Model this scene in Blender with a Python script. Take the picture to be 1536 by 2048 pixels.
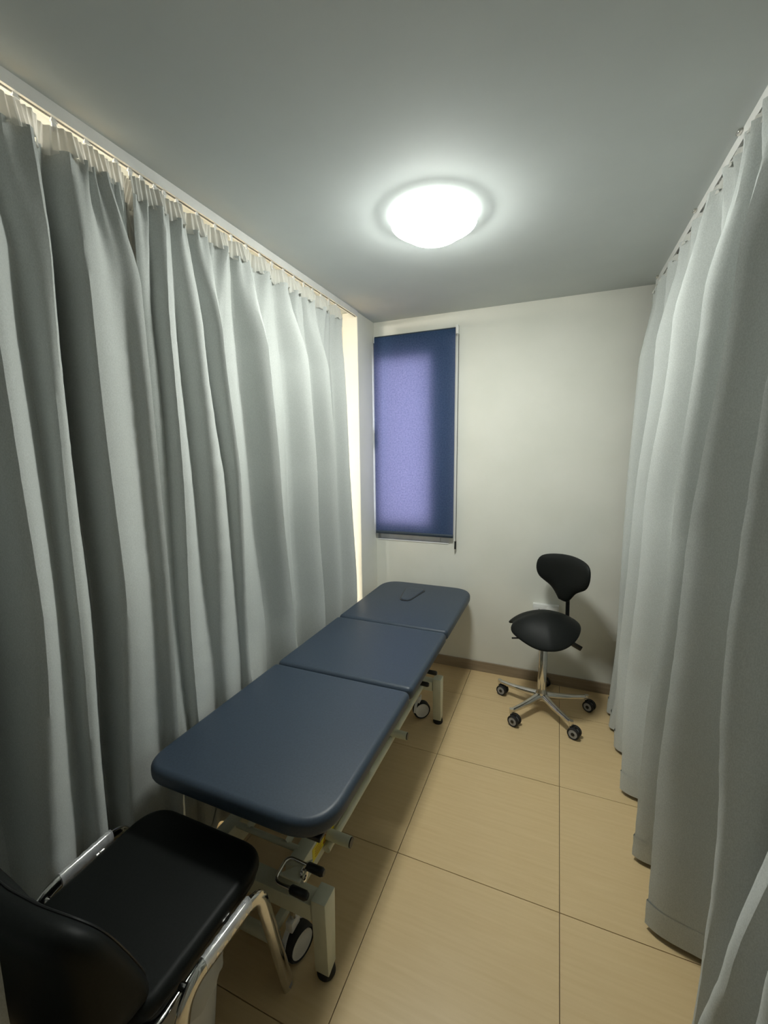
import bpy, bmesh, math, random
from mathutils import Vector, Matrix, noise
random.seed(7)
S = bpy.context.scene
for o in list(bpy.data.objects): bpy.data.objects.remove(o)
COL = S.collection
PI = math.pi

# ------------------------------------------------------------------ camera
cam = bpy.data.cameras.new('camera'); camo = bpy.data.objects.new('camera', cam); COL.objects.link(camo)
cam.sensor_fit = 'VERTICAL'; cam.sensor_height = 24.0; cam.lens = 842.836 * 24.0 / 2048.0
cam.clip_start = 0.01; cam.clip_end = 60
Rm = Matrix(((0.92491194, -0.04346728, 0.37768837), (0.38002015, 0.13463571, -0.91512727), (-0.01107225, 0.98994132, 0.14104462)))
M4 = Rm.to_4x4(); M4.translation = Vector((0, 0, 1.59)); camo.matrix_world = M4
S.camera = camo

# ------------------------------------------------------------------ world and exposure
w = bpy.data.worlds.new('world'); S.world = w; w.use_nodes = True
wb = w.node_tree.nodes['Background']; wb.inputs[0].default_value = (0.76, 0.80, 1.0, 1); wb.inputs[1].default_value = 3.0
S.view_settings.view_transform = 'Standard'; S.view_settings.look = 'None'
S.view_settings.gamma = 1; S.view_settings.use_curve_mapping = False
S.view_settings.exposure = 0.6
LAMP = 58.0          # emission of the opal ceiling lamp in the cubicle
LAMP_LEFT = 300.0     # emission of the warmer lamp in the neighbouring space
CEIL = 2.51; BACK = 2.93

# ------------------------------------------------------------------ materials
def mat(name, col, rough=0.5, metal=0.0, spec=0.5, coat=0.0, emit=None, estr=0):
    m = bpy.data.materials.new(name); m.use_nodes = True
    p = m.node_tree.nodes['Principled BSDF']
    p.inputs['Base Color'].default_value = (*col, 1); p.inputs['Roughness'].default_value = rough
    p.inputs['Metallic'].default_value = metal; p.inputs['Specular IOR Level'].default_value = spec
    p.inputs['Coat Weight'].default_value = coat
    if emit: p.inputs['Emission Color'].default_value = (*emit, 1); p.inputs['Emission Strength'].default_value = estr
    return m
def nd(m, t, **k):
    n = m.node_tree.nodes.new(t)
    for a, b in k.items(): setattr(n, a, b)
    return n
def lk(m, a, b): m.node_tree.links.new(a, b)
def vary(m, col1, col2, scale=(1, 1, 1), nscale=10, detail=4, lo=0.35, hi=0.65, bump=0, dist=0.001, randobj=0, rough=None):
    p = m.node_tree.nodes['Principled BSDF']
    tc = nd(m, 'ShaderNodeTexCoord'); mp = nd(m, 'ShaderNodeMapping'); mp.inputs['Scale'].default_value = scale
    lk(m, tc.outputs['Object'], mp.inputs[0])
    vec = mp.outputs[0]
    if randobj:
        oi = nd(m, 'ShaderNodeObjectInfo'); ml = nd(m, 'ShaderNodeMath', operation='MULTIPLY'); ml.inputs[1].default_value = 37
        lk(m, oi.outputs['Random'], ml.inputs[0])
        ad = nd(m, 'ShaderNodeVectorMath', operation='ADD'); lk(m, vec, ad.inputs[0]); lk(m, ml.outputs[0], ad.inputs[1]); vec = ad.outputs[0]
    n = nd(m, 'ShaderNodeTexNoise'); n.inputs['Scale'].default_value = nscale; n.inputs['Detail'].default_value = detail
    lk(m, vec, n.inputs['Vector'])
    r = nd(m, 'ShaderNodeValToRGB'); r.color_ramp.elements[0].position = lo; r.color_ramp.elements[1].position = hi
    r.color_ramp.elements[0].color = (*col1, 1); r.color_ramp.elements[1].color = (*col2, 1)
    lk(m, n.outputs['Fac'], r.inputs[0]); lk(m, r.outputs[0], p.inputs['Base Color'])
    if bump:
        b = nd(m, 'ShaderNodeBump'); b.inputs['Strength'].default_value = bump; b.inputs['Distance'].default_value = dist
        lk(m, n.outputs['Fac'], b.inputs['Height']); lk(m, b.outputs[0], p.inputs['Normal'])
    return m
M = {}
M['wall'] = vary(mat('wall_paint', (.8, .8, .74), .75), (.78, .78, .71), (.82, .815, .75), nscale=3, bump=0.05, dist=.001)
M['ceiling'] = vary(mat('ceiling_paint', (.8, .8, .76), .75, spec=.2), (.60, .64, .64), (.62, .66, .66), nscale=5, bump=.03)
M['tile'] = vary(mat('beige_tile', (.6, .47, .3), .38, spec=.4), (.65, .475, .250), (.71, .535, .300), scale=(2.2, 34, 1), nscale=2.2, detail=7, lo=.25, hi=.75, bump=.08, dist=.0005, randobj=1)
M['grout'] = mat('brown_grout', (.20, .15, .10), .9)
M['skirting'] = vary(mat('skirting_tile', (.3, .24, .17), .4), (.27, .21, .145), (.34, .27, .19), scale=(2, 1, 30), nscale=2)
M['cloth'] = vary(mat('grey_melange_cloth', (.33, .36, .35), .95, spec=.06), (.52, .545, .53), (.60, .625, .61), scale=(1, 1, .55), nscale=420, detail=2, bump=.12, dist=.0004)
M['navy'] = vary(mat('navy_vinyl', (.035, .06, .11), .46, spec=.5), (.030, .045, .068), (.036, .054, .081), nscale=160, bump=.12, dist=.0006)
M['black'] = vary(mat('black_vinyl', (.012, .013, .013), .52, spec=.22), (.0055, .0068, .0062), (.0075, .009, .0085), nscale=180, bump=.12, dist=.0005)
M['blackplastic'] = vary(mat('black_plastic', (.01, .01, .01), .35), (.009, .009, .009), (.013, .013, .013), nscale=60)
M['rubber'] = vary(mat('black_rubber', (.012, .012, .012), .7), (.010, .010, .010), (.016, .016, .016), nscale=60)
M['chrome'] = vary(mat('chrome', (.75, .74, .72), .12, metal=1), (.70, .69, .67), (.80, .79, .77), nscale=20)
M['castmetal'] = vary(mat('polished_aluminium', (.72, .70, .67), .22, metal=1), (.68, .66, .62), (.76, .74, .70), nscale=20)
M['cream'] = vary(mat('cream_enamel', (.66, .66, .52), .35), (.62, .62, .48), (.67, .67, .53), nscale=15)
M['whiteplastic'] = vary(mat('white_plastic', (.8, .8, .78), .4), (.76, .76, .74), (.82, .82, .80), nscale=12)
M['greyplastic'] = vary(mat('grey_plastic', (.35, .35, .36), .4), (.32, .32, .33), (.38, .38, .39), nscale=12)
M['yellow'] = vary(mat('yellow_label', (.75, .62, .02), .5), (.70, .58, .02), (.78, .66, .03), nscale=12)
M['redprint'] = vary(mat('dark_red_print', (.3, .06, .02), .5), (.26, .05, .02), (.34, .07, .02), nscale=12)
M['lamp'] = mat('opal_lamp', (.9, .9, .9), .4, emit=(.97, 1.0, .93), estr=LAMP)
M['lamptop'] = mat('opal_lamp_upper_side', (.9, .9, .9), .4, emit=(.97, 1.0, .93), estr=3.0)
M['lampleft'] = mat('opal_lamp_warm', (.9, .9, .9), .4, emit=(1.0, .93, .82), estr=LAMP_LEFT)
def translucent(name, dcol, tcol, fac, nscale=0, c2=None):
    m = bpy.data.materials.new(name); m.use_nodes = True; nt = m.node_tree; nt.nodes.clear()
    out = nd(m, 'ShaderNodeOutputMaterial'); mx = nd(m, 'ShaderNodeMixShader'); mx.inputs[0].default_value = fac
    d = nd(m, 'ShaderNodeBsdfDiffuse'); t = nd(m, 'ShaderNodeBsdfTranslucent')
    d.inputs[0].default_value = (*dcol, 1); t.inputs[0].default_value = (*tcol, 1)
    if nscale:
        tc = nd(m, 'ShaderNodeTexCoord'); n = nd(m, 'ShaderNodeTexNoise'); n.inputs['Scale'].default_value = nscale; n.inputs['Detail'].default_value = 3
        lk(m, tc.outputs['Object'], n.inputs['Vector'])
        r = nd(m, 'ShaderNodeValToRGB'); r.color_ramp.elements[0].position = .3; r.color_ramp.elements[1].position = .7
        r.color_ramp.elements[0].color = (*tcol, 1); r.color_ramp.elements[1].color = (*c2, 1)
        lk(m, n.outputs['Fac'], r.inputs[0]); lk(m, r.outputs[0], t.inputs[0])
    lk(m, d.outputs[0], mx.inputs[1]); lk(m, t.outputs[0], mx.inputs[2]); lk(m, mx.outputs[0], out.inputs[0])
    return m
M['blind'] = translucent('navy_blind_cloth', (.055, .11, .22), (.21, .19, .30), .45, 95, (.34, .31, .46))
M['tape'] = translucent('white_pleating_tape', (.72, .72, .68), (.7, .69, .66), .16, 60, (.55, .55, .53))
M['bag'] = translucent('white_bin_liner', (.75, .74, .70), (.7, .7, .66), .3, 30, (.8, .8, .76))
def wrapmat():
    m = mat('clear_film', (.85, .86, .88), .15, spec=.8)
    p = m.node_tree.nodes['Principled BSDF']; p.inputs['Alpha'].default_value = .38
    tc = nd(m, 'ShaderNodeTexCoord'); n = nd(m, 'ShaderNodeTexNoise'); n.inputs['Scale'].default_value = 28; n.inputs['Detail'].default_value = 3
    lk(m, tc.outputs['Object'], n.inputs['Vector'])
    b = nd(m, 'ShaderNodeBump'); b.inputs['Strength'].default_value = .9; b.inputs['Distance'].default_value = .006
    lk(m, n.outputs['Fac'], b.inputs['Height']); lk(m, b.outputs[0], p.inputs['Normal'])
    return m
M['film'] = wrapmat()
def glassmat():
    m = bpy.data.materials.new('window_glass'); m.use_nodes = True; nt = m.node_tree; nt.nodes.clear()
    out = nd(m, 'ShaderNodeOutputMaterial'); mx = nd(m, 'ShaderNodeMixShader'); mx.inputs[0].default_value = .08
    t = nd(m, 'ShaderNodeBsdfTransparent'); g = nd(m, 'ShaderNodeBsdfGlossy'); g.inputs['Roughness'].default_value = .02
    lk(m, t.outputs[0], mx.inputs[1]); lk(m, g.outputs[0], mx.inputs[2]); lk(m, mx.outputs[0], out.inputs[0]); return m
M['glass'] = glassmat()

# ------------------------------------------------------------------ object helpers
def tag(o, label=None, cat=None, group=None, kind=None):
    if label: o['label'] = label
    if cat: o['category'] = cat
    if group: o['group'] = group
    if kind: o['kind'] = kind
    return o
def thing(name, loc, label, cat, group=None):
    o = bpy.data.objects.new(name, None); o.empty_display_size = .05; COL.objects.link(o); o.location = loc
    return tag(o, label, cat, group)
def root_off(o):
    v = Vector((0, 0, 0))
    while o is not None: v += Vector(o.location); o = o.parent
    return v
def obj(name, bm, m, parent=None, smooth=True, origin=None):
    """links a bmesh given in world coordinates as one object below parent"""
    off = root_off(parent) if parent else Vector((0, 0, 0))
    if origin is not None: bmesh.ops.translate(bm, verts=bm.verts, vec=-Vector(origin))
    else: bmesh.ops.translate(bm, verts=bm.verts, vec=-off)
    me = bpy.data.meshes.new(name); bm.to_mesh(me); bm.free()
    me.materials.append(M[m] if isinstance(m, str) else m)
    if smooth:
        for p in me.polygons: p.use_smooth = True
        me.set_sharp_from_angle(angle=math.radians(38))
    o = bpy.data.objects.new(name, me); COL.objects.link(o)
    if parent: o.parent = parent
    if origin is not None: o.location = Vector(origin) - off
    return o
def struct(name, bm, m, parent=None, **k):
    o = obj(name, bm, m, parent, **k)
    if parent is None: o['kind'] = 'structure'
    return o
def box(bm, lo, hi, bev=0, seg=2, rot=None):
    lo = Vector(lo); hi = Vector(hi); c = (lo + hi) / 2; s = hi - lo
    r = bmesh.ops.create_cube(bm, size=1); vs = r['verts']
    for v in vs: v.co = Vector((v.co.x * s.x, v.co.y * s.y, v.co.z * s.z))
    if bev:
        es = list({e for v in vs for e in v.link_edges})
        g = bmesh.ops.bevel(bm, geom=es, offset=bev, segments=seg, affect='EDGES', profile=.5)
        vs = list({v for f in g['faces'] for v in f.verts} | {v for v in vs if v.is_valid})
    if rot is not None:
        for v in vs: v.co = rot @ v.co
    for v in vs: v.co += c
    return bm
def newbox(lo, hi, bev=0, seg=2, rot=None): return box(bmesh.new(), lo, hi, bev, seg, rot)
def smooth_path(pts, n=6):
    pts = [Vector(p) for p in pts]; out = []
    for i in range(len(pts) - 1):
        p0 = pts[max(i - 1, 0)]; p1 = pts[i]; p2 = pts[i + 1]; p3 = pts[min(i + 2, len(pts) - 1)]
        for k in range(n):
            t = k / n
            out.append(.5 * ((2 * p1) + (-p0 + p2) * t + (2 * p0 - 5 * p1 + 4 * p2 - p3) * t * t + (-p0 + 3 * p1 - 3 * p2 + p3) * t ** 3))
    out.append(pts[-1]); return out
def fillet(pts, r, n=5):
    """rounds the corners of a polyline"""
    pts = [Vector(p) for p in pts]; out = [pts[0]]
    for i in range(1, len(pts) - 1):
        a, b, c = pts[i - 1], pts[i], pts[i + 1]
        d1 = min(r, (a - b).length * .48); d2 = min(r, (c - b).length * .48)
        p = b + (a - b).normalized() * d1; q = b + (c - b).normalized() * d2
        for k in range(n + 1):
            t = k / n; out.append((1 - t) ** 2 * p + 2 * t * (1 - t) * b + t * t * q)
    out.append(pts[-1]); return out
def tube(bm, pts, r, seg=12, r2=None, up=None, caps=True, radii=None):
    """r across side, r2 across normal (oval)"""
    pts = [Vector(p) for p in pts]; rings = []
    n = len(pts); r2 = r if r2 is None else r2
    prev = Vector(up) if up is not None else None
    for i, p in enumerate(pts):
        d = (pts[min(i + 1, n - 1)] - pts[max(i - 1, 0)]).normalized()
        if prev is None:
            prev = Vector((0, 0, 1)) if abs(d.z) < .9 else Vector((0, 1, 0))
        s = d.cross(prev).normalized(); u = s.cross(d).normalized()
        prev = Vector(up) if up is not None else u
        k = radii[i] if radii else 1
        rings.append([bm.verts.new(p + s * math.cos(2 * PI * j / seg) * r * k + u * math.sin(2 * PI * j / seg) * r2 * k) for j in range(seg)])
    for a, b in zip(rings, rings[1:]):
        for j in range(seg): bm.faces.new((a[j], a[(j + 1) % seg], b[(j + 1) % seg], b[j]))
    if caps: bm.faces.new(rings[0][::-1]); bm.faces.new(rings[-1])
    return bm
def newtube(*a, **k): return tube(bmesh.new(), *a, **k)
def lathe(bm, prof, c=(0, 0, 0), axis='Z', seg=32):
    """prof = [(r, h)...]"""
    c = Vector(c); rings = []
    for r, h in prof:
        ring = []
        if r < 1e-6:
            q = {'Z': (0, 0, h), 'X': (h, 0, 0), 'Y': (0, h, 0)}[axis]; ring = [bm.verts.new(c + Vector(q))]
        else:
            for j in range(seg):
                a = 2 * PI * j / seg; x = r * math.cos(a); y = r * math.sin(a)
                q = {'Z': (x, y, h), 'X': (h, x, y), 'Y': (y, h, x)}[axis]
                ring.append(bm.verts.new(c + Vector(q)))
        rings.append(ring)
    for a, b in zip(rings, rings[1:]):
        for j in range(seg):
            k = (j + 1) % seg
            if len(a) == 1 and len(b) == 1: break
            if len(a) == 1: bm.faces.new((a[0], b[k], b[j]))
            elif len(b) == 1: bm.faces.new((a[j], a[k], b[0]))
            else: bm.faces.new((a[j], a[k], b[k], b[j]))
    bmesh.ops.recalc_face_normals(bm, faces=bm.faces)
    return bm
def newlathe(*a, **k): return lathe(bmesh.new(), *a, **k)
def rounded(poly, radii, n=6):
    """rounded corner outline from corner points"""
    out = []; N = len(poly)
    for i in range(N):
        a = Vector(poly[i - 1]); b = Vector(poly[i]); c = Vector(poly[(i + 1) % N]); r = radii[i]
        d1 = min(r, (a - b).length * .49); d2 = min(r, (c - b).length * .49)
        p = b + (a - b).normalized() * d1; q = b + (c - b).normalized() * d2
        for k in range(n + 1):
            t = k / n; t2 = .5 - .5 * math.cos(PI * t) if False else t
            out.append((1 - t2) ** 2 * p + 2 * t2 * (1 - t2) * b + t2 * t2 * q)
    return out
def slab(outlines, z0, z1, bevel, res=4):
    """outer outline and holes (xy, world) as a slab with rolled edges"""
    cu = bpy.data.curves.new('tmp', 'CURVE'); cu.dimensions = '2D'; cu.fill_mode = 'BOTH'
    for ol in outlines:
        sp = cu.splines.new('POLY'); sp.points.add(len(ol) - 1); sp.use_cyclic_u = True
        for p, q in zip(sp.points, ol): p.co = (q[0], q[1], 0, 1)
    cu.bevel_depth = bevel; cu.bevel_resolution = res; cu.offset = -bevel; cu.extrude = (z1 - z0) / 2 - bevel
    o = bpy.data.objects.new('tmp', cu); COL.objects.link(o)
    dg = bpy.context.evaluated_depsgraph_get(); me = bpy.data.meshes.new_from_object(o.evaluated_get(dg))
    bm = bmesh.new(); bm.from_mesh(me); bmesh.ops.translate(bm, verts=bm.verts, vec=(0, 0, (z0 + z1) / 2))
    bmesh.ops.remove_doubles(bm, verts=bm.verts, dist=1e-5)
    bpy.data.objects.remove(o); bpy.data.curves.remove(cu); bpy.data.meshes.remove(me)
    return bm
def copy_tree(o, parent=None, **k):
    c = o.copy(); COL.objects.link(c); c.parent = parent
    for ch in list(o.children): copy_tree(ch, c)
    return c

# ------------------------------------------------------------------ the room
fl = struct('floor', newbox((-3.6, -3.0, -.12), (2.0, BACK + .25, -.006)), 'grout', smooth=False)
xs = [.0715 + .6 * k for k in range(-6, 4)]; ys = [1.383 + .6 * k for k in range(-6, 4)]
tile_me = {}
for i in range(len(xs) - 1):
    for j in range(len(ys) - 1):
        x0, x1, y0, y1 = xs[i], xs[i + 1], ys[j], min(ys[j + 1], BACK + .003)
        if y1 - y0 < .05: continue
        g = .0011; key = round(y1 - y0, 3)
        if key not in tile_me:
            bm = newbox((g, g, -.0065), (x1 - x0 - g, y1 - y0 - g, 0), .0008, 1)
            o = obj('floor_tile', bm, 'tile', fl, origin=(0, 0, 0)); tile_me[key] = o.data; o.location = (x0, y0, 0)
        else:
            o = bpy.data.objects.new('floor_tile', tile_me[key]); COL.objects.link(o); o.parent = fl; o.location = (x0, y0, random.uniform(-.0003, .0003))
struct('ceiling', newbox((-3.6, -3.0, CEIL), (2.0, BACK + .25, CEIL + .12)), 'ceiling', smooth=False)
# back wall with the window opening
WX0, WX1, WZ0, WZ1 = -1.262, -.705, .925, 2.32
bm = bmesh.new()
for a in (((-3.6, -.12), (WX0, CEIL)), ((WX1, -.12), (2.0, CEIL)), ((WX0, -.12), (WX1, WZ0)), ((WX0, WZ1), (WX1, CEIL))):
    box(bm, (a[0][0], BACK, a[0][1]), (a[1][0], BACK + .25, a[1][1]))
struct('wall_back', bm, 'wall', smooth=False)
struct('wall_left', newbox((-3.7, -3.0, -.12), (-3.6, BACK + .25, CEIL)), 'wall', smooth=False)
struct('wall_right', newbox((2.0, -3.0, -.12), (2.1, BACK + .25, CEIL)), 'wall', smooth=False)
struct('wall_front', newbox((-3.7, -3.1, -.12), (2.1, -3.0, CEIL)), 'wall', smooth=False)
struct('wall_light_block', newbox((-3.6, -.72, 0), (-1.272, -.62, CEIL), .003, 1), 'wall', smooth=False)  # unseen wall added to keep the left lamp's light out of the cubicle
struct('wall_partition', newbox((-1.385, 2.655, 0), (-1.272, BACK, CEIL), .003, 1), 'wall', smooth=False)
bm = newbox((-1.272, BACK - .011, 0), (2.0, BACK, .075), .0015, 1)
bb = struct('baseboard_back', bm, 'skirting')
bm = newbox((-1.272, 2.655, 0), (-1.262, BACK - .011, .075), .0015, 1)
struct('baseboard_left', bm, 'skirting')

# window: frame, sash, glass, handle
wf = thing('window_1', ((WX0 + WX1) / 2, BACK + .1, WZ0), 'narrow white framed window behind the navy roller blind', 'window')
wf['kind'] = 'structure'; del wf['category']
def ring(bm, x0, x1, z0, z1, wl, wr, wt, wb_, ya, yb, bev=.003):
    box(bm, (x0, ya, z0), (x0 + wl, yb, z1), bev, 1); box(bm, (x1 - wr, ya, z0), (x1, yb, z1), bev, 1)
    box(bm, (x0 + wl, ya, z0), (x1 - wr, yb, z0 + wb_), bev, 1); box(bm, (x0 + wl, ya, z1 - wt), (x1 - wr, yb, z1), bev, 1); return bm
obj('window_frame', ring(bmesh.new(), WX0, WX1, WZ0, WZ1, .012, .07, .04, .06, BACK + .03, BACK + .10), 'whiteplastic', wf)
sash = obj('sash', ring(bmesh.new(), WX0 + .008, WX1 - .066, WZ0 + .056, WZ1 - .036, .030, .082, .05, .09, BACK + .012, BACK + .09), 'whiteplastic', wf)
obj('pane', newbox((WX0 + .033, BACK + .045, WZ0 + .14), (WX1 - .14, BACK + .051, WZ1 - .08)), 'glass', wf, smooth=False)
bm = newbox((WX0 + .012, BACK + .001, 1.60), (WX0 + .038, BACK + .013, 1.67), .003); box(bm, (WX0 + .014, BACK - .012, 1.62), (WX0 + .036, BACK + .001, 1.75), .004)
obj('window_handle', bm, 'blackplastic', sash)
struct('window_sill', newbox((WX0 + .001, BACK - .004, WZ0 - .001), (WX1 - .001, BACK + .03, WZ0 + .008), .002, 1), 'whiteplastic', wf)

# ------------------------------------------------------------------ curtains
def lerp(a, b, t): return a + (b - a) * t
def sst(t): t = max(0, min(1, t)); return t * t * (3 - 2 * t)
def level_at(levels, z):
    """levels sorted by falling z: (z, [(y, x, xtrough)...])"""
    if z >= levels[0][0]: return levels[0][1]
    for (za, A), (zb, B) in zip(levels, levels[1:]):
        if z >= zb:
            t = (za - z) / (za - zb)
            return [tuple(lerp(p, q, sst(t) * .5 + t * .5) for p, q in zip(a, b)) for a, b in zip(A, B)]
    return levels[-1][1]
def fold_path(rid, n, q=.5, ov=0.0, b=.04, tip=2.0):
    """ridge to ridge with the trough at fraction q, so that one flank hangs steeper"""
    out = []
    for (ya, xa, ta), (yb, xb, tb) in zip(rid, rid[1:]):
        for k in range(n):
            t = k / n; xr = lerp(xa, xb, t)
            wq = .5 * t / q if t < q else .5 + .5 * (t - q) / (1 - q)
            c = 1 - ((1 - math.cos(2 * PI * wq)) / 2) ** (tip / 2)
            out.append((xr * c + ta * (1 - c), lerp(ya, yb, t + b * math.sin(2 * PI * t)) + ov * min(1, (yb - ya) / .12) * (1 - c))) 
    out.append((rid[-1][1], rid[-1][0])); return out
def curtain(label, levels, ztop, zbot, tape_z, base_x, group, side, seed=0, n=18, rows=90, hook_z=2.468, swap=False, hem=.085, track_y=None, hooks=True):
    """curtain hanging along Y (or along X when swap) with ridges given per height"""
    rnd = random.Random(seed)
    y0, y1 = levels[0][1][0][0], levels[0][1][-1][0]
    loc = (base_x, (y0 + y1) / 2, 0) if not swap else ((y0 + y1) / 2, base_x, 0)
    root = thing('curtain', loc, label, 'curtain', group)
    sgn = 1 if side == 'left' else -1; q = .60 if side == 'left' else .5; ov = .028 if side == 'left' else .02
    bb = .04 if side == 'left' else .02; tp = 2.2 if side == 'left' else 3.4
    if swap: ov = 0
    def P(x, y, z): return Vector((x, y, z)) if not swap else Vector((y, x, z))
    def row(z, off=0.0):
        dk = 1 + (1.2 if side == 'left' else 1.4) * sst((2.42 - z) / .6); rid = [(a, b_, b_ + (c_ - b_) * dk) for a, b_, c_ in level_at(levels, z)]; pts = fold_path(rid, n, .5 + (q - .5) * sst((2.42 - z) / .5), ov * sst((2.42 - z) / .7), bb, tp); out = []
        d = ztop - z
        g = math.exp(-d / .16); g2 = math.exp(-d / .45)
        for i, (x, y) in enumerate(pts):
            # fine gathers of the pleating tape, fading downwards
            yy = lerp(y0, y1, i / (len(pts) - 1))
            ph = yy * 2 * PI / .052 + 1.5 * math.sin(yy * 9 + seed); ph2 = yy * 2 * PI / .125 + seed
            a = .0115 * g * math.sin(ph) + .010 * g2 * math.sin(ph2 + .6 * math.sin(yy * 23)) * min(1, d / .08)
            nz = noise.noise(Vector((y * 3.1 + seed * 5, z * 1.3, seed))) * .016 * min(1, d / .5)
            nz += noise.noise(Vector((y * 11 + seed, z * 2.2, seed + 4))) * .0045 * min(1, d / .3)
            # soft creases where the cloth was folded
            nz += noise.noise(Vector((y * 6, z * 34, seed + 9))) * .0016
            out.append(P(x + sgn * (a + nz + off), y, z))
        return out
    bm = bmesh.new(); prev = None
    zs = [ztop - (ztop - zbot) * ((k / rows) ** 1.25) for k in range(rows + 1)]
    for z in zs:
        vs = [bm.verts.new(p) for p in row(z)]
        if prev:
            for i in range(len(vs) - 1): bm.faces.new((prev[i], prev[i + 1], vs[i + 1], vs[i]))
        prev = vs
    obj('cloth', bm, 'cloth', root)
    bm = bmesh.new(); prev = None
    for k in range(8):
        z = lerp(zbot - .001, zbot + hem, k / 7)
        vs = [bm.verts.new(p) for p in row(z, .0045)]
        if prev:
            for i in range(len(vs) - 1): bm.faces.new((prev[i], prev[i + 1], vs[i + 1], vs[i]))
        prev = vs
    obj('hem', bm, 'cloth', root)
    # pleating tape
    zt = tape_z
    bm = bmesh.new(); prev = None; m = int((y1 - y0) / .0032); rid = levels[0][1]
    pts = fold_path(rid, 60)
    for k in range(7):
        t = k / 6; z = lerp(ztop - .012, zt, t); vs = []
        for i in range(m + 1):
            yy = lerp(y0, y1, i / m); f = i / m * (len(pts) - 1); q = pts[min(int(f), len(pts) - 2)]; q2 = pts[min(int(f) + 1, len(pts) - 1)]
            xr = lerp(q[0], q2[0], f - int(f)); yr = lerp(q[1], q2[1], f - int(f))
            ph = yr * 2 * PI / .0155 + 3 * math.sin(yr * 7)
            x = lerp(xr, base_x, t * .6) + sgn * (.004 + .0042 * math.sin(ph) * (.55 + .6 * abs(t - .5)) + .003 * math.sin(yr * 140))
            zz = z + (-.004 * math.sin(ph * .5 + 1) if k == 0 else 0) + (.004 * math.sin(yr * 2 * PI / .075) if k == 6 else 0)
            vs.append(bm.verts.new(P(x, yr, zz)))
        if prev:
            for i in range(m): bm.faces.new((prev[i], prev[i + 1], vs[i + 1], vs[i]))
        prev = vs
    obj('pleating_tape', bm, 'tape', root)
    if hooks:
        me = None; cnt = max(2, int((y1 - y0) / .085))
        for k in range(cnt + 1):
            yy = lerp(y0 + .01, y1 - .01, k / cnt)
            o = P(base_x, yy, 0)
            if me is None:
                bm = newbox((o.x - .002, o.y - .006, zt - .012), (o.x + .002, o.y + .006, hook_z + .006), .0008, 1)
                box(bm, (o.x - .004, o.y - .0085, hook_z - .006), (o.x + .004, o.y + .0085, hook_z - .001), .001, 1)
                h = obj('hook', bm, 'whiteplastic', root, origin=(o.x, o.y, 0)); me = h.data
            else:
                h = bpy.data.objects.new('hook', me); COL.objects.link(h); h.parent = root; h.location = Vector((o.x, o.y, 0)) - root_off(root)
    return root
# ridges: (y, x of ridge, x of the trough that follows)
# left side, nearer curtain
def L(ys, xr, xt): return [(y, a, b) for y, a, b in zip(ys, xr, xt)]
EXT = [-.55, -.37, -.19, -.01]  # unseen folds behind the camera, added to shut out the neighbouring lamp's light
def ext(levels, x, t): return [(z, [(y, x, t) for y in EXT] + rid) for z, rid in levels]
near_levels = [
 (2.39, L([.18, .42, .585, .735, .87, .94, 1.0, 1.045, 1.18], [-1.245] * 6 + [-1.262, -1.33, -1.345], [-1.30] * 4 + [-1.26] * 2 + [-1.29, -1.34, -1.34])),
 (2.10, L([.17, .41, .605, .745, .83, .985, 1.012, 1.05, 1.20], [-1.215, -1.215, -1.205, -1.225, -1.205, -1.20, -1.27, -1.34, -1.35], [-1.315, -1.31, -1.245, -1.295, -1.215, -1.235, -1.31, -1.345, -1.35])),
 (1.20, L([.16, .40, .61, .715, .835, .99, 1.012, 1.05, 1.20], [-1.20, -1.20, -1.19, -1.215, -1.19, -1.19, -1.27, -1.34, -1.35], [-1.31, -1.30, -1.225, -1.26, -1.205, -1.225, -1.31, -1.345, -1.35])),
 (0.50, L([.16, .39, .61, .735, .83, .985, 1.012, 1.05, 1.20], [-1.265, -1.262, -1.258, -1.26, -1.245, -1.205, -1.27, -1.34, -1.35], [-1.32, -1.31, -1.28, -1.30, -1.245, -1.235, -1.31, -1.345, -1.35])),
 (0.00, L([.16, .40, .61, .735, .83, .985, 1.012, 1.05, 1.20], [-1.265, -1.265, -1.26, -1.265, -1.255, -1.235, -1.28, -1.34, -1.35], [-1.32, -1.32, -1.31, -1.31, -1.265, -1.25, -1.31, -1.345, -1.35]))]
curtain('grey curtain along the left side, nearer one, beside the black chair', ext(near_levels, -1.245, -1.30), 2.395, .015, 2.452, -1.276, 'grey cubicle curtains', 'left', 3, rows=110)
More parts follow.
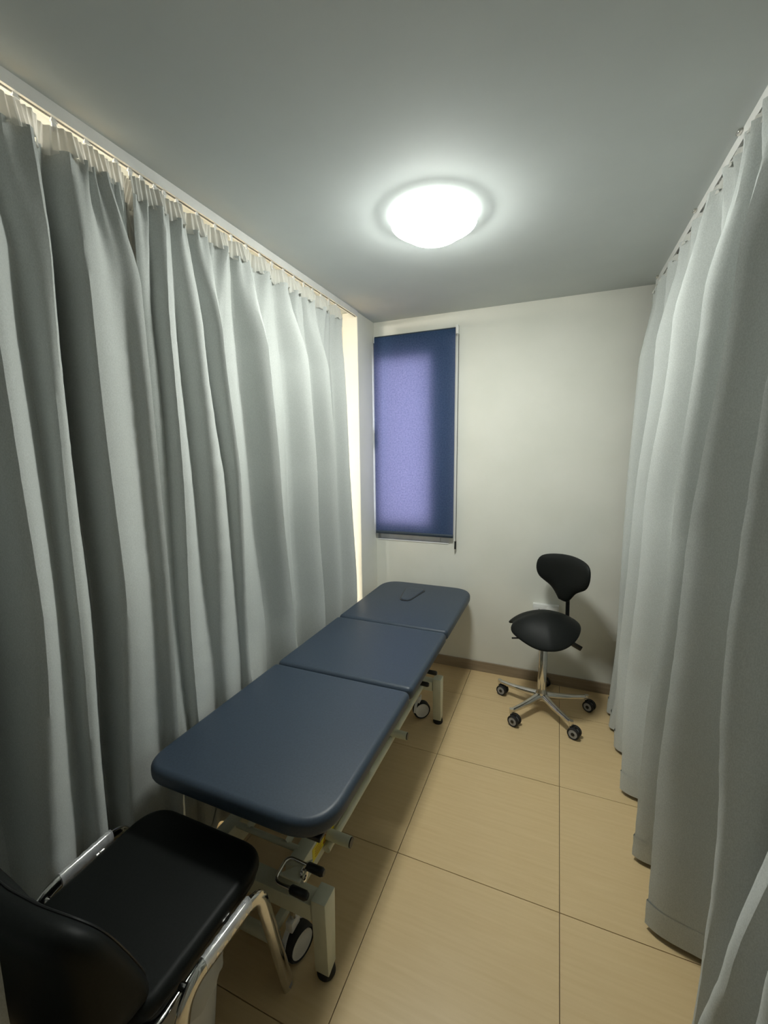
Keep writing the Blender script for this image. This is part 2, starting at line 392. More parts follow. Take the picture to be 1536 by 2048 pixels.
far_levels = [
 (2.39, L([1.035, 1.13, 1.21, 1.30, 1.42, 1.53, 1.68, 1.83, 1.93, 2.05, 2.20, 2.385], [-1.268] + [-1.245] * 11, [-1.262, -1.27] + [-1.29] * 10)),
 (2.05, L([1.03, 1.09, 1.235, 1.335, 1.42, 1.60, 1.71, 1.93, 2.00, 2.14, 2.24, 2.40], [-1.262, -1.21, -1.215, -1.205, -1.305, -1.20, -1.31, -1.20, -1.30, -1.205, -1.30, -1.24], [-1.262, -1.25, -1.265, -1.265, -1.32, -1.275, -1.32, -1.27, -1.31, -1.27, -1.31, -1.28])),
 (1.50, L([1.03, 1.09, 1.25, 1.37, 1.45, 1.64, 1.75, 1.98, 2.05, 2.20, 2.28, 2.43], [-1.262, -1.205, -1.20, -1.195, -1.32, -1.195, -1.33, -1.20, -1.32, -1.205, -1.31, -1.24], [-1.262, -1.24, -1.225, -1.27, -1.33, -1.285, -1.34, -1.28, -1.33, -1.28, -1.32, -1.28])),
 (0.75, L([1.03, 1.09, 1.26, 1.385, 1.48, 1.72, 1.82, 2.02, 2.09, 2.235, 2.31, 2.48], [-1.262, -1.215, -1.222, -1.220, -1.32, -1.212, -1.35, -1.212, -1.35, -1.215, -1.32, -1.235], [-1.262, -1.235, -1.235, -1.28, -1.33, -1.31, -1.36, -1.31, -1.36, -1.29, -1.33, -1.28])),
 (0.00, L([1.03, 1.09, 1.26, 1.385, 1.48, 1.74, 1.84, 2.03, 2.10, 2.25, 2.33, 2.49], [-1.265] + [-1.235] * 11, [-1.262, -1.26, -1.26, -1.30, -1.30, -1.32, -1.32, -1.32, -1.32, -1.29, -1.29, -1.28]))]
curtain('grey curtain along the left side, far one, behind the navy couch', far_levels, 2.395, .015, 2.452, -1.276, 'grey cubicle curtains', 'left', 11, rows=110)
# right side
rf = [
 (2.42, L([1.18, 1.30, 1.42, 1.53, 1.70, 1.86, 2.05, 2.22, 2.42, 2.62, 2.80], [.435] * 11, [.475] * 11)),
 (2.05, L([1.20, 1.31, 1.41, 1.55, 1.74, 1.92, 2.08, 2.28, 2.44, 2.64, 2.80], [.49, .37, .47, .365, .47, .365, .46, .37, .43, .375, .39], [.50, .49, .49, .50, .48, .49, .48, .49, .46, .47, .44])),
 (1.30, L([1.24, 1.42, 1.53, 1.65, 1.85, 2.06, 2.20, 2.40, 2.54, 2.68, 2.82], [.54, .355, .51, .355, .50, .355, .48, .35, .42, .365, .38], [.54, .50, .50, .50, .48, .50, .48, .49, .44, .44, .44])),
 (0.55, L([1.26, 1.46, 1.58, 1.70, 1.90, 2.12, 2.27, 2.44, 2.58, 2.70, 2.82], [.55, .345, .52, .345, .50, .345, .47, .34, .41, .365, .38], [.55, .50, .51, .50, .49, .50, .47, .50, .43, .44, .44])),
 (0.00, L([1.26, 1.44, 1.58, 1.70, 1.90, 2.05, 2.18, 2.36, 2.54, 2.70, 2.82], [.53, .345, .48, .335, .46, .33, .42, .34, .335, .345, .37], [.52, .48, .48, .46, .45, .46, .42, .44, .37, .40, .40]))]
curtain('grey curtain along the right side, far one, beside the saddle stool', rf, 2.435, .02, 2.455, .462, 'grey cubicle curtains', 'right', 21, rows=110)
rn = [
 (2.42, L([.35, .55, .70, .86, 1.00, 1.15], [.435] * 6, [.47] * 6)),
 (1.70, L([.35, .56, .72, .90, 1.045, 1.17], [.36, .37, .36, .46, .355, .52], [.48, .46, .46, .48, .50, .5])),
 (1.00, L([.34, .56, .73, .91, 1.055, 1.18], [.34, .36, .35, .44, .35, .53], [.48, .45, .46, .46, .48, .5])),
 (0.55, L([.34, .56, .76, .93, 1.065, 1.19], [.34, .36, .35, .36, .37, .52], [.48, .45, .46, .43, .46, .5])),
 (0.30, L([.34, .56, .78, .96, 1.09, 1.20], [.34, .36, .34, .335, .38, .50], [.48, .45, .42, .40, .44, .5])),
 (0.00, L([.34, .56, .80, 1.02, 1.12, 1.20], [.34, .36, .34, .35, .385, .48], [.48, .45, .42, .40, .43, .5]))]
curtain('grey curtain along the right side, nearest the camera, spreading on the floor', ext(rn, .42, .47), 2.435, .02, 2.455, .462, 'grey cubicle curtains', 'right', 33, rows=110)
# entrance curtain bunched at the left, its edge just enters the picture
ent = [
 (2.39, [(-1.17, .24, .19), (-1.10, .24, .19), (-1.02, .24, .19), (-.90, .24, .19), (-.775, .262, .19)]),
 (0.00, [(-1.17, .27, .17), (-1.10, .27, .17), (-1.02, .265, .17), (-.90, .27, .17), (-.760, .286, .17)])]
curtain('grey entrance curtain bunched behind the black chair, at the lower left corner', ent, 2.395, .015, 2.452, .215, 'grey cubicle curtains', 'left', 5, swap=True)

# tracks
def track(label, x, y0, y1, clips, side):
    root = thing('curtain_track', (x, (y0 + y1) / 2, CEIL), label, 'curtain track', 'ceiling curtain tracks')
    bm = bmesh.new(); h = .034; wd = .013
    box(bm, (x - wd, y0, CEIL - .006), (x + wd, y1, CEIL))
    for s in (-1, 1):
        xa, xb = sorted((x + s * wd, x + s * (wd - .003))); box(bm, (xa, y0, CEIL - h), (xb, y1, CEIL - .006))
        xa, xb = sorted((x + s * (wd - .003), x + s * .0045)); box(bm, (xa, y0, CEIL - h), (xb, y1, CEIL - h + .003))
    obj('rail', bm, 'whiteplastic', root, smooth=False)
    sg = 1 if side == 'left' else -1
    for y in clips:
        xa, xb = sorted((x + sg * wd, x + sg * (wd + .012)))
        bm = newbox((xa, y - .011, CEIL - .010), (xb, y + .011, CEIL), .002, 1)
        obj('ceiling_clip', bm, 'castmetal', root)
track('white ceiling track above the left curtains', -1.281, -.60, 2.655, [], 'left')
track('white ceiling track above the right curtains, with small metal clips', .467, -.60, 2.87, [1.20, 1.674, 2.117, 2.80], 'right')
def trackx(label, y, x0, x1):
    root = thing('curtain_track', ((x0 + x1) / 2, y, CEIL), label, 'curtain track', 'ceiling curtain tracks')
    bm = bmesh.new(); box(bm, (x0, y - .014, CEIL - .038), (x1, y - .005, CEIL)); box(bm, (x0, y + .005, CEIL - .038), (x1, y + .014, CEIL)); box(bm, (x0, y - .005, CEIL - .008), (x1, y + .005, CEIL))
    obj('rail', bm, 'whiteplastic', root, smooth=False)
trackx('white ceiling track across the entrance', .215, -1.25, .43)

# ------------------------------------------------------------------ lamps
def lamp(loc, m, label):
    root = thing('ceiling_lamp', loc, label, 'lamp', None); k = 1.0
    def pr(L): return [(a * k, b * .80) for a, b in L]
    obj('mounting_plate', newlathe(pr([(0, 0), (.075, 0), (.078, -.003), (.078, -.016), (0, -.016)]), loc), 'whiteplastic', root)
    obj('housing', newlathe(pr([(.074, -.014), (.10, -.016), (.145, -.026), (.163, -.033), (.168, -.039), (.1675, -.043), (0, -.043)]), loc, seg=64), 'lamptop', root)
    obj('brim', newlathe(pr([(.1665, -.0425), (.1672, -.0435), (.166, -.0455), (.163, -.048), (.150, -.058), (.125, -.072), (.112, -.076), (.110, -.072), (0, -.070)]), loc, seg=64), m, root)
    obj('diffuser', newlathe(pr([(0, -.070), (.106, -.072), (.108, -.084), (.104, -.094), (.09, -.101), (.05, -.106), (0, -.108)]), loc, seg=64), m, root)
    obj('trim_ring', newlathe(pr([(.1085, -.0735), (.1115, -.0738), (.1115, -.0765), (.1085, -.0765)]), loc, seg=64), 'greyplastic', root)
    return root
lamp((-.495, 1.745, CEIL), 'lamp', 'round opal glass ceiling lamp, lit, in the middle of the ceiling')
lamp((-1.95, .0, CEIL), 'lampleft', 'warm ceiling lamp beyond the left curtains')

# ------------------------------------------------------------------ roller blind
bx0, bx1, by, bz0, bz1 = -1.2605, -.668, 2.896, .985, 2.395
bl = thing('roller_blind', ((bx0 + bx1) / 2, by, bz1), 'navy blue roller blind pulled down over the window', 'blind')
bm = bmesh.new(); NX, NZ = 24, 50; g = []
for j in range(NZ + 1):
    z = lerp(bz1 - .0, bz0 + .012, j / NZ)
    g.append([bm.verts.new((lerp(bx0, bx1, i / NX), by + .0012 * math.sin(i * .5) * math.sin(j * .12), z)) for i in range(NX + 1)])
for j in range(NZ):
    for i in range(NX): bm.faces.new((g[j][i], g[j][i + 1], g[j + 1][i + 1], g[j + 1][i]))
obj('blind_cloth', bm, 'blind', bl)
obj('roller', newtube([(bx0 + .004, by + .018, bz1 - .005), (bx1 + .002, by + .018, bz1 - .005)], .0175, 20), 'navy', bl)
obj('bottom_bar', newtube([(bx0, by, bz0 + .006), (bx1, by, bz0 + .006)], .006, 12, r2=.012), 'navy', bl)
for s, x in ((-1, bx0 + .001), (1, bx1 + .008)):
    obj('bracket', newbox((x - (.003 if s < 0 else .006), by - .006, bz1 - .035), (x + (.003 if s < 0 else .012), BACK, bz1 + .022), .003), 'whiteplastic', bl)
cx = bx1 + .016
ch = newtube([(cx, by + .006, bz1 - .01), (cx - .003, by + .006, .93)], .0016, 6)
obj('chain', ch, 'whiteplastic', bl)
obj('chain', newtube([(cx + .002, by + .022, bz1 - .01), (cx - .001, by + .020, .93)], .0016, 6), 'blackplastic', bl)
obj('chain_weight', newtube([(cx - .002, by + .014, .955), (cx - .003, by + .014, .90)], .007, 10, r2=.012), 'blackplastic', bl)

# ------------------------------------------------------------------ sockets
sk = thing('wall_socket', (-.03, BACK, .53), 'white surface mounted double socket box on the back wall, behind the stool seat', 'socket')
sb = obj('socket_box', newbox((-.118, BACK - .034, .470), (.045, BACK, .568), .004), 'whiteplastic', sk)
for x in (-.077, .004):
    s = obj('socket_face', newbox((x - .034, BACK - .037, .485), (x + .034, BACK - .033, .553), .003), 'whiteplastic', sk)
    b = bmesh.new()
    for dx, dz in ((0, .014), (-.011, -.009), (.011, -.009)): box(b, (x + dx - .003, BACK - .0378, .519 + dz - .004), (x + dx + .003, BACK - .0366, .519 + dz + .004))
    obj('pin_hole', b, 'blackplastic', s)
sk2 = thing('wall_socket', (.11, BACK, .44), 'flat white single socket plate on the back wall, lower right of the socket box', 'socket')
obj('socket_face', newbox((.062, BACK - .009, .395), (.148, BACK, .480), .004), 'whiteplastic', sk2)
b = bmesh.new()
for dx, dz in ((0, .014), (-.011, -.009), (.011, -.009)): box(b, (.105 + dx - .003, BACK - .0098, .437 + dz - .004), (.105 + dx + .003, BACK - .0086, .437 + dz + .004))
obj('pin_hole', b, 'blackplastic', sk2)

# ------------------------------------------------------------------ casters
def wheel(bm_t, bm_h, c, r, wd, ang, hr=.72):
    """tyre and hub of a wheel whose axle points along ang in the floor plane"""
    R = Matrix.Rotation(ang, 4, 'Z'); c = Vector(c)
    t = newlathe([(r * hr, -wd * .35), (r * .9, -wd * .5), (r, -wd * .32), (r, wd * .32), (r * .9, wd * .5), (r * hr, wd * .35), (r * hr, -wd * .35)], axis='X', seg=28)
    h = newlathe([(0, -wd * .46), (r * .35, -wd * .46), (r * .5, -wd * .40), (r * hr, -wd * .44), (r * hr, wd * .44), (r * .5, wd * .40), (r * .35, wd * .46), (0, wd * .46)], axis='X', seg=28)
    for b in (t, h):
        bmesh.ops.transform(b, matrix=Matrix.Translation(c) @ R, verts=b.verts)
    return t, h

# ------------------------------------------------------------------ treatment couch
PT = .62; PX0, PX1 = -1.188, -.518
co = thing('treatment_couch', (-.855, 1.6, 0), 'navy three section treatment couch on a cream metal frame', 'treatment couch')
def pad(name, y0, y1, radii, z1=PT, hole=None, th=.058, corner=1):
    ol = rounded([(PX0, y0), (PX1, y0), (PX1, y1), (PX0, y1)], radii, 10)
    bm = slab([ol] + ([hole] if hole else []), z1 - th, z1, .021, 5)
    return obj(name, bm, 'navy', co)
plug = rounded([(-.932, 2.515), (-.868, 2.515), (-.826, 2.765), (-.974, 2.765)], [.035, .035, .05, .05], 8)
ctr = Vector((-.90, 2.66))
def scale_ol(ol, k): return [ctr + (p - ctr).normalized() * ((p - ctr).length + k) for p in ol]
p1 = pad('leg_pad', .817, 1.523, [.095, .135, .03, .03])
p2 = pad('seat_pad', 1.530, 2.128, [.03, .03, .03, .03])
ol = rounded([(PX0, 2.136), (PX1, 2.136), (PX1, 2.905), (PX0, 2.905)], [.03, .03, .15, .15], 12)
bm = slab([ol, scale_ol(plug, -.010)], PT - .058, PT, .021, 5)
# the rolled hole edge would be as wide as the outer one: keep it tight with a narrow ring
p3 = obj('head_pad', slab([ol], PT - .058, PT, .021, 5), 'navy', co); bm.free()
groove = obj('face_hole_rim', slab([scale_ol(plug, .009), scale_ol(plug, -.0015)], PT - .006, PT + .0030, .0010, 2), 'blackplastic', p3)
obj('face_plug', slab([scale_ol(plug, -.001)], PT - .02, PT + .0075, .0065, 5), 'navy', p3)
# boards under the pads
for nm, a, b in (('leg_board', .85, 1.50), ('seat_board', 1.55, 2.10), ('head_board', 2.16, 2.84)):
    obj(nm, newbox((PX0 + .03, a, PT - .070), (PX1 - .03, b, PT - .057), .002, 1), 'blackplastic', co)
# upper frame
bm = bmesh.new()
for x in (-1.10, -.62): box(bm, (x - .015, .98, .515), (x + .015, 2.72, .549), .003, 1)
for y in (1.0, 1.50, 2.12, 2.70): box(bm, (-1.085, y - .015, .517), (-.635, y + .015, .547), .003, 1)
obj('upper_frame', bm, 'cream', co)
# base: two cross bars, two long beams
for y in (.93, 2.24):
    obj('cross_bar', newbox((-1.135, y - .028, .205), (-.622, y + .028, .262), .004), 'cream', co)
for x in (-.724, -1.02):
    bmx = newbox((x - .026, .957, .205), (x + .026, 2.213, .298), .004)
    beam = obj('long_beam', bmx, 'cream', co)
    if x == -.724:
        lb = obj('warning_label', newbox((x + .0262, 1.035, .240), (x + .0272, 1.18, .287)), 'yellow', beam, smooth=False)
        # warning triangle and lines of print
        b = bmesh.new(); yy = 1.12; zz = .260; xx = x + .0276
        tri = [(yy - .018, zz - .012), (yy + .018, zz - .012), (yy, zz + .018), (yy - .018, zz - .012)]
        for (ya, za), (yb, zb) in zip(tri, tri[1:]): tube(b, [(xx, ya, za), (xx, yb, zb)], .0013, 4)
        tube(b, [(xx, yy, zz - .006), (xx, yy, zz + .008)], .0013, 4)
        for k in range(4): box(b, (xx - .0004, 1.05, .248 + .009 * k), (xx + .0002, 1.09, .2498 + .009 * k))
        lb['label'] = 'yellow warning label with a red triangle'
        o = obj('print', b, 'redprint', beam, smooth=False)
# end posts with feet
for y in (.93, 2.24):
    for x in (-.595, -1.155):
        b = newbox((x - .024, y - .031, .026), (x + .024, y + .031, .285), .003)
        for v in b.verts:                                    # the lower end narrows to the foot
            if v.co.z < .06: v.co.y = y + (v.co.y - y) * .72 ; v.co.z += .01 * (1 if v.co.y > y else 0)
        lg = obj('leg', b, 'cream', co)
        obj('foot', newlathe([(0, 0), (.026, 0), (.029, .006), (.027, .022), (.016, .036), (0, .036)], (x, y + .004, 0)), 'rubber', lg)
# transport castors with foot bar
for y in (.93, 2.24):
    for x in (-.70, -1.05):
        t, h = wheel(None, None, (x, y + .012, .052), .052, .042, math.radians(-14 if y < 1.5 else -52), .80)
        cw = obj('castor', t, 'rubber', co); obj('wheel_hub', h, 'whiteplastic', cw)
        b = newlathe([(.030, -.004), (.056, -.004), (.057, .010), (.030, .010)], (0, 0, 0), 'X', 28)
        bmesh.ops.delete(b, geom=[v for v in b.verts if v.co.z < -.004], context='VERTS')
        bmesh.ops.transform(b, matrix=Matrix.Translation((x - .026, y + .012, .055)), verts=b.verts)
        box(b, (x - .030, y - .012, .10), (x - .004, y + .032, .135), .004)
        obj('castor_fork', b, 'whiteplastic', cw)
        obj('castor_stem', newtube([(x - .016, y + .01, .13), (x - .016, y + .01, .21)], .010, 12), 'chrome', cw)
    obj('foot_bar', newtube([(-.765, y - .012, .055), (-.985, y - .012, .055)], .019, 14), 'cream', co)
    obj('bar_arm', newbox((-.80, y, .05), (-.775, y + .17, .078), .003), 'cream', co)
# torsion bar with side pegs
for y in (1.135, 1.725):
    pg = obj('peg', newtube([(-.71, y, .256), (-.607, y, .256)], .018, 18), 'cream', co)
    obj('end_cap', newtube([(-.6075, y, .256), (-.603, y, .256)], .0165, 18), 'blackplastic', pg)
obj('side_rail', newtube([(-.682, 1.10, .232), (-.682, 2.20, .232)], .013, 12), 'cream', co)
# locking levers, a bent rod with two grips at each end
for y, sp in ((.945, .035), (2.165, .085)):
    s = 1
    dx, dy, dz = (-.020, -.018, -.019) if y < 1.5 else (0, 0, 0)
    path = fillet([(-.635 + dx, y - sp + dy, .325 + dz), (-.735 + dx * .4, y - sp + dy, .325 + dz), (-.735 + dx * .4, y + .040 + dy, .335 + dz), (-.625 + dx, y + .040 + dy, .330 + dz)], .022, 6)
    rod = obj('lever', newtube(path, .0055, 10), 'chrome', co)
    for yy, z, x1 in ((y - sp + dy, .324 + dz, -.603 + dx), (y + .040 + dy, .329 + dz, -.592 + dx)):
        obj('grip', newtube([(x1 - .062, yy, z + .001), (x1 - .056, yy, z), (x1 - .008, yy, z - .001), (x1, yy, z - .001)], .0125, 14, radii=[.62, 1, 1.05, .7]), 'blackplastic', rod)
    b = slab([rounded([(-.745, y - .03), (-.668, y - .03), (-.668, y + .055)], [.01, .008, .01], 3)], .300, .306, .0015, 1)
    obj('lever_bracket', b, 'cream', co)
    rg = [(-.672, y + .002 + .015 * math.cos(2 * PI * k / 16), .300 + .021 * math.sin(2 * PI * k / 16)) for k in range(17)]
    obj('lever_ring', newtube(rg, .0055, 8, caps=False), 'chrome', co)
# release handle on the side
obj('release_handle', newtube(fillet([(-.703, 1.19, .285), (-.664, 1.195, .345), (-.660, 1.315, .350), (-.703, 1.32, .290)], .022, 5), .006, 10), 'cream', co)
# lifting arms and gas spring
for x in (-.80, -.96):
    for (ya, za), (yb, zb) in (((1.02, .29), (1.95, .505)), ((2.12, .29), (1.25, .505))):
        d = .012 if za == .29 and ya < 1.5 else -.012
        obj('lifting_arm', newtube([(x + d, ya, za), (x + d, yb, zb)], .011, 4, r2=.024, up=(0, 0, 1)), 'cream', co, smooth=False)
for y, z in ((1.02, .29), (2.12, .29), (1.95, .505), (1.25, .505), (1.585, .42)):
    obj('pivot_rod', newtube([(-1.02, y, z), (-.74, y, z)], .010, 12), 'cream', co)
obj('gas_spring', newtube([(-.88, 1.10, .30), (-.88, 1.70, .40)], .020, 14), 'blackplastic', co)
obj('motor_housing', newbox((-.95, 1.30, .22), (-.80, 1.55, .34), .012), 'blackplastic', co)

# ------------------------------------------------------------------ saddle stool
SC = Vector((-.035, 2.61, 0))
st = thing('saddle_stool', SC, 'black saddle stool with backrest on a chrome five star base with castors', 'stool')
obj('hub', newlathe([(0, .058), (.022, .058), (.034, .066), (.036, .10), (.030, .118), (.026, .135), (.0, .135)], SC), 'castmetal', st)
obj('column', newlathe([(0, .13), (.026, .13), (.026, .385), (.021, .392), (.016, .394), (.016, .55), (0, .55)], SC), 'chrome', st)
for k in range(5):
    a = math.radians(19 + 72 * k); dx = Vector((math.cos(a), math.sin(a), 0)); sd = Vector((-dx.y, dx.x, 0))
    b = bmesh.new(); rings = []
    for t in [i / 8 for i in range(9)]:
        r = .022 + t * .253; wd = lerp(.026, .015, t); hh = lerp(.034, .018, t); zc = lerp(.100, .088, t) - .006 * math.sin(PI * t)
        c = SC + dx * r + Vector((0, 0, zc - hh * .35))
        ringv = []
        for j in range(10):
            an = 2 * PI * j / 10; ca, sa = math.cos(an), math.sin(an)
            ringv.append(b.verts.new(c + sd * wd * ca * (abs(ca) ** -.3 if abs(ca) > .01 else 1) * .9 + Vector((0, 0, hh * .62 * sa))))
        rings.append(ringv)
    for p, q in zip(rings, rings[1:]):
        for j in range(10): b.faces.new((p[j], p[(j + 1) % 10], q[(j + 1) % 10], q[j]))
    b.faces.new(rings[0][::-1]); b.faces.new(rings[-1])
    tip = SC + dx * .272
    tube(b, [tip + Vector((0, 0, .066)), tip + Vector((0, 0, .094))], .0125, 14)
    lg = obj('leg', b, 'castmetal', st)
    ax = math.radians([62, 58, 70, 66, 68][k])
    off = Vector((math.sin(ax), -math.cos(ax), 0)) * .020
    cc = tip + off; cc.z = .0325
    ct = None
    for s in (-.016, .016):
        c2 = cc + Vector((math.cos(ax), math.sin(ax), 0)) * s
        t, h = wheel(None, None, c2, .0325, .020, ax)
        if ct is None:
            ct = obj('castor', t, 'rubber', lg) if False else obj('castor', t, 'rubber', st)
        else: obj('tyre', t, 'rubber', ct)
        obj('wheel_hub', h, 'greyplastic', ct)
        cp = newlathe([(0, -.0108), (.010, -.0108), (.010, .0108), (0, .0108)], axis='X', seg=16)
        bmesh.ops.transform(cp, matrix=Matrix.Translation(c2) @ Matrix.Rotation(ax, 4, 'Z'), verts=cp.verts); obj('hub_cap', cp, 'blackplastic', ct)
    b = newtube([cc + Vector((0, 0, .0)), cc + Vector((0, 0, .030)), tip + Vector((0, 0, .052)), tip + Vector((0, 0, .068))], .010, 10)
    obj('castor_fork', b, 'blackplastic', ct)
# seat: saddle with a parted front
FA = math.radians(192); fu = Vector((math.cos(FA), math.sin(FA), 0)); fv = Vector((-fu.y, fu.x, 0))
SEAT = Vector((-.038, 2.585, .628))
def saddle():
    b = bmesh.new(); NR, NA = 14, 72
    def pt(rr, a, top):
        ca, sa = math.cos(a), math.sin(a)
        # plan outline: wide rounded rear, narrower nose
        Ru = .215 if ca > 0 else .200
        U = ca * Ru; V = sa * (.216 - .045 * max(0, ca) ** 1.0)
        notch = math.exp(-(a / .26) ** 2)                       # parted nose
        U *= 1 - .16 * notch
        u, v = U * rr, V * rr
        z = -.02 * u - 1.55 * u * u           # raised cantle
        z -= 2.9 * v * v * (1.0 + .7 * max(0, u) / .2)                         # thighs drop away
        z -= .10 * max(0, u - .10) ** 1.0 * (max(0, u - .10) / .1)              # nose rolls down
        z -= .010 * math.exp(-(v / .03) ** 2) * sst((u + .02) / .16)            # centre groove towards the nose
        th = .046 * (1 - rr ** 5) ** .5 if rr < 1 else 0
        edge = (1 - (rr ** 6))
        if top: z += .010 * edge ** .5 if rr < 1 else 0
        else: z -= th * .85 + .0
        return SEAT + fu * u + fv * v + Vector((0, 0, z))
    for top in (True, False):
        c = b.verts.new(pt(0, 0, top)); prev = None
        for i in range(1, NR + 1):
            rr = math.sin(i / NR * PI / 2)
            cur = [b.verts.new(pt(rr, (2 * PI * j / NA + PI) % (2 * PI) - PI, top)) for j in range(NA)]
            for j in range(NA):
                k = (j + 1) % NA
                if prev is None: b.faces.new((c, cur[j], cur[k]))
                else: b.faces.new((prev[j], cur[j], cur[k], prev[k]))
            prev = cur
    bmesh.ops.remove_doubles(b, verts=b.verts, dist=1e-4); bmesh.ops.recalc_face_normals(b, faces=b.faces)
    return b
obj('seat', saddle(), 'black', st)
obj('mechanism', newbox(SEAT + Vector((-.05, -.05, -.098)), SEAT + Vector((.06, .06, -.050)), .008), 'blackplastic', st)
rd = fv * 1
le = obj('lever', newtube(smooth_path([SEAT + Vector((.02, .0, -.085)), SEAT + Vector((.10, -.02, -.125)), SEAT + Vector((.165, -.02, -.160)), SEAT + Vector((.195, -.02, -.175))], 5), .006, 10), 'blackplastic', st)
obj('lever_grip', newtube([SEAT + Vector((.150, -.02, -.153)), SEAT + Vector((.175, -.02, -.166)), SEAT + Vector((.208, -.02, -.182))], .008, 12, r2=.015), 'blackplastic', le)
obj('tilt_knob', newtube([SEAT + Vector((-.02, -.02, -.09)), SEAT + Vector((-.08, -.06, -.145)), SEAT + Vector((-.175, -.085, -.150))], .005, 8), 'blackplastic', st)
BP = Vector((.092, 2.700, .0))
obj('back_bar', newtube(fillet([SEAT + Vector((.03, .03, -.075)), Vector((BP.x + .012, BP.y + .02, .520)), Vector((BP.x, BP.y + .02, .56)), Vector((BP.x - .005, BP.y + .015, .80))], .03, 6), .0125, 12, r2=.007), 'blackplastic', st)
# backrest: wide wings narrowing downwards, wrapped round the sitter
BA = math.radians(232); bf = Vector((math.cos(BA), math.sin(BA), 0)); bv = Vector((-bf.y, bf.x, 0))
def backrest():
    b = bmesh.new(); NR, NA = 10, 64
    C = BP + Vector((-.018, 0, .850))
    pts = [(-.030, -.165), (.030, -.165), (.085, -.100), (.165, -.045), (.186, .025), (.160, .085), (.06, .110), (-.06, .110), (-.160, .085), (-.186, .025), (-.165, -.045), (-.085, -.100)]
    sm = smooth_path([(p[0], p[1], 0) for p in pts + [pts[0]]], 6)[:-1]; NA = len(sm)
    for top in (1, -1):
        c = None; prev = None
        for i in range(0, NR + 1):
            rr = math.sin(i / NR * PI / 2) if i else 0
            cur = []
            for j in range(NA if i else 1):
                v, z = sm[j].x * rr, sm[j].y * rr
                wrap = 1.35 * v * v; lean = -.10 * z
                th = .026 * (max(0, 1 - rr ** 4)) ** .5
                cur.append(b.verts.new(C + bv * v + bf * (wrap + lean + top * th) + Vector((0, 0, z))))
            if i == 1:
                for j in range(NA): b.faces.new((prev[0], cur[j], cur[(j + 1) % NA]))
            elif i > 1:
                for j in range(NA): b.faces.new((prev[j], cur[j], cur[(j + 1) % NA], prev[(j + 1) % NA]))
            prev = cur
    bmesh.ops.remove_doubles(b, verts=b.verts, dist=1e-4); bmesh.ops.recalc_face_normals(b, faces=b.faces)
    return b
obj('backrest', backrest(), 'black', st)

# ------------------------------------------------------------------ visitor chair in the foreground
vc = thing('visitor_chair', (-.96, .63, 0), 'black padded visitor chair on film-wrapped chrome tubes at the foot of the couch', 'chair')
sol = rounded([(-1.180, .455), (-.736, .455), (-.728, .868), (-1.186, .868)], [.05, .05, .095, .095], 10)
seat = slab([sol], .405, .455, .022, 5)
for v in seat.verts:                                                 # slight dip in the middle, rolled front
    if v.co.z > .43:
        u = (v.co.x + .96) / .22; t = (v.co.y - .66) / .2
        v.co.z += -.006 * max(0, 1 - u * u) * max(0, 1 - t * t) - .010 * max(0, t - .6)
obj('seat', seat, 'black', vc)
obj('seat_shell', slab([[Vector((-.96, .66)) + (p - Vector((-.96, .66))) * .97 for p in sol]], .393, .412, .006, 2), 'blackplastic', vc)
for s in (-1, 1):
    X = lambda x: -.96 + s * (x + .96)
    path = fillet([(X(-.684), .862, .0), (X(-.694), .772, .425), (X(-.702), .535, .430), (X(-.690), .418, .0)], .055, 8)
    fr = obj('side_frame', newtube(path, .0085, 16, r2=.0165, up=(1, 0, 0)) if False else newtube(path, .021, 18, r2=.0115, up=(s, 0, 0)), 'chrome', vc)
    obj('film_wrap', newtube(smooth_path([(X(-.6965), .733, .4285), (X(-.698), .70, .4300), (X(-.700), .64, .4302), (X(-.7015), .585, .4305)], 8),   .0225, 18, r2=.0132, up=(s, 0, 0), caps=False, radii=[1 + .05 * math.sin(i * 1.9) for i in range(25)]), 'film', fr)
    for y in (.46, .70):
        obj('seat_bracket', newbox((min(X(-.76), X(-.705)), y - .012, .395), (max(X(-.76), X(-.705)), y + .012, .402), .001, 1), 'chrome', vc)
    obj('bolt', newlathe([(0, -.013), (.007, -.013), (.009, -.009), (.009, .012), (0, .014)], (X(-.716), .545, .418), 'X', 12), 'chrome', vc)
    obj('back_tube', newtube(fillet([(X(-.745), .60, .388), (X(-.738), .47, .388), (X(-.752), .425, .46)], .04, 6), .010, 12, r2=.006), 'chrome', vc)
    for y in (.862, .418):
        obj('foot_cap', newtube([(X(-.684) if y > .5 else X(-.690), y + (-.004 if y > .5 else .004), .018), (X(-.684) if y > .5 else X(-.690), y, .0)], .019, 14, r2=.0115, up=(s, 0, 0)), 'greyplastic', fr)
obj('cross_tube', newtube([(-1.215, .70, .393), (-.705, .70, .393)], .010, 12), 'chrome', vc)
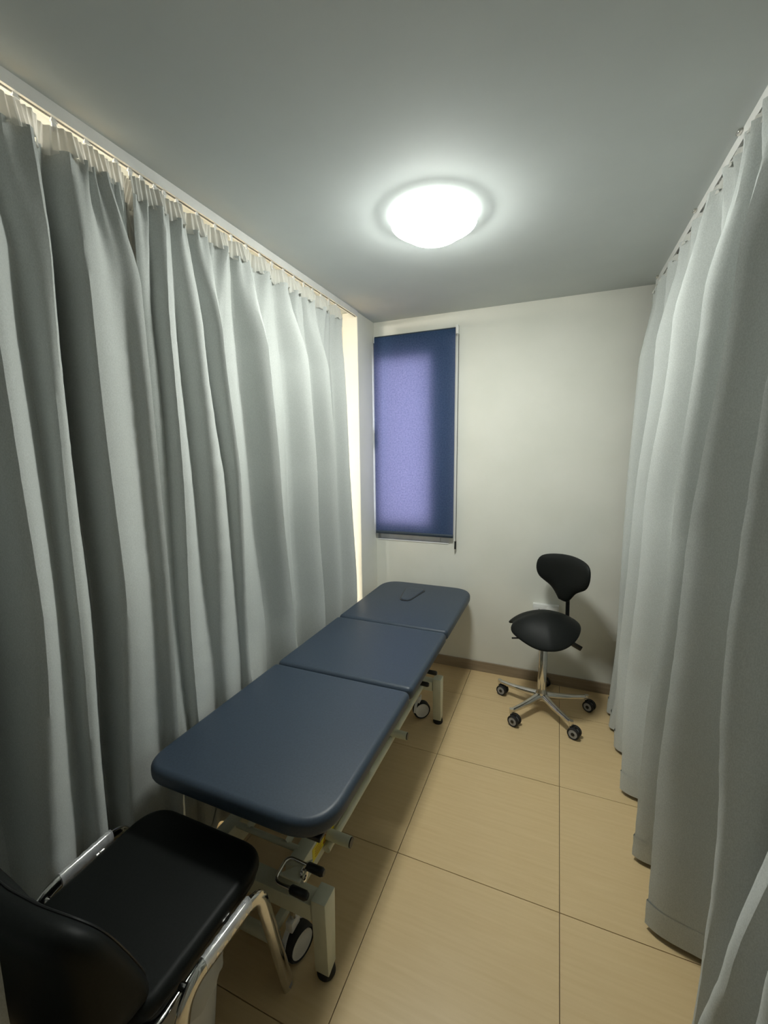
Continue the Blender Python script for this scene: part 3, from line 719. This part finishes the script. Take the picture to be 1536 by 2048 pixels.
def padback():
    b = bmesh.new(); NR, NA = 12, 72; hw, hh = .228, .165
    def pt(rr, a, top):
        ca, sa = math.cos(a), math.sin(a); e = .36
        u = math.copysign(abs(ca) ** e, ca) * rr * hw; v = math.copysign(abs(sa) ** (.42), sa) * rr * hh
        zc = .585 + v; yc = .414 - (v) * .36 + .55 * u * u - .25 * v * v
        th = .032 * max(0, 1 - rr ** 8) ** .5
        rear = 0 if top > 0 else (.075 * sst(.55 - v / .33)) * max(0, 1 - rr ** 8) ** .5
        return Vector((-.965 + u, yc + top * th - rear, zc + top * th * .34))
    for top in (1, -1):
        prev = None
        for i in range(NR + 1):
            rr = math.sin(i / NR * PI / 2)
            cur = [b.verts.new(pt(rr, 2 * PI * j / NA, top)) for j in range(NA if i else 1)]
            if i == 1:
                for j in range(NA): b.faces.new((prev[0], cur[j], cur[(j + 1) % NA]))
            elif i > 1:
                for j in range(NA): b.faces.new((prev[j], cur[j], cur[(j + 1) % NA], prev[(j + 1) % NA]))
            prev = cur
    bmesh.ops.remove_doubles(b, verts=b.verts, dist=1e-4); bmesh.ops.recalc_face_normals(b, faces=b.faces)
    seam = [pt(.90, 2 * PI * j / 96, 1) + Vector((0, .0008, .0006)) for j in range(97)]
    return b, seam
b, seam = padback()
bk = obj('backrest', b, 'black', vc)
obj('piping', newtube(seam, .0028, 8, caps=False), 'blackplastic', bk)

# ------------------------------------------------------------------ waste bin under the chair
bn = thing('waste_bin', (-.885, .64, 0), 'white plastic waste bin with a liner under the black chair', 'bin')
obj('bin_body', newlathe([(0, .002), (.088, .002), (.092, .006), (.122, .30), (.126, .302), (.128, .296), (.126, .288), (.120, .288)], (-.885, .64, 0), seg=40), 'whiteplastic', bn)
b = newlathe([(.127, .225), (.129, .27), (.131, .300), (.127, .311), (.120, .305), (.112, .22), (.09, .08), (0, .05)], (-.885, .64, 0), seg=60)
for v in b.verts:
    d = Vector((v.co.x + .885, v.co.y - .64, 0)); a = math.atan2(d.y, d.x)
    if d.length > .05: v.co += d.normalized() * .0025 * math.sin(a * 17 + v.co.z * 20); v.co.z += .008 * math.sin(a * 5) * (1 if abs(v.co.z - .225) < .03 else .2)
obj('bin_liner', b, 'bag', bn)
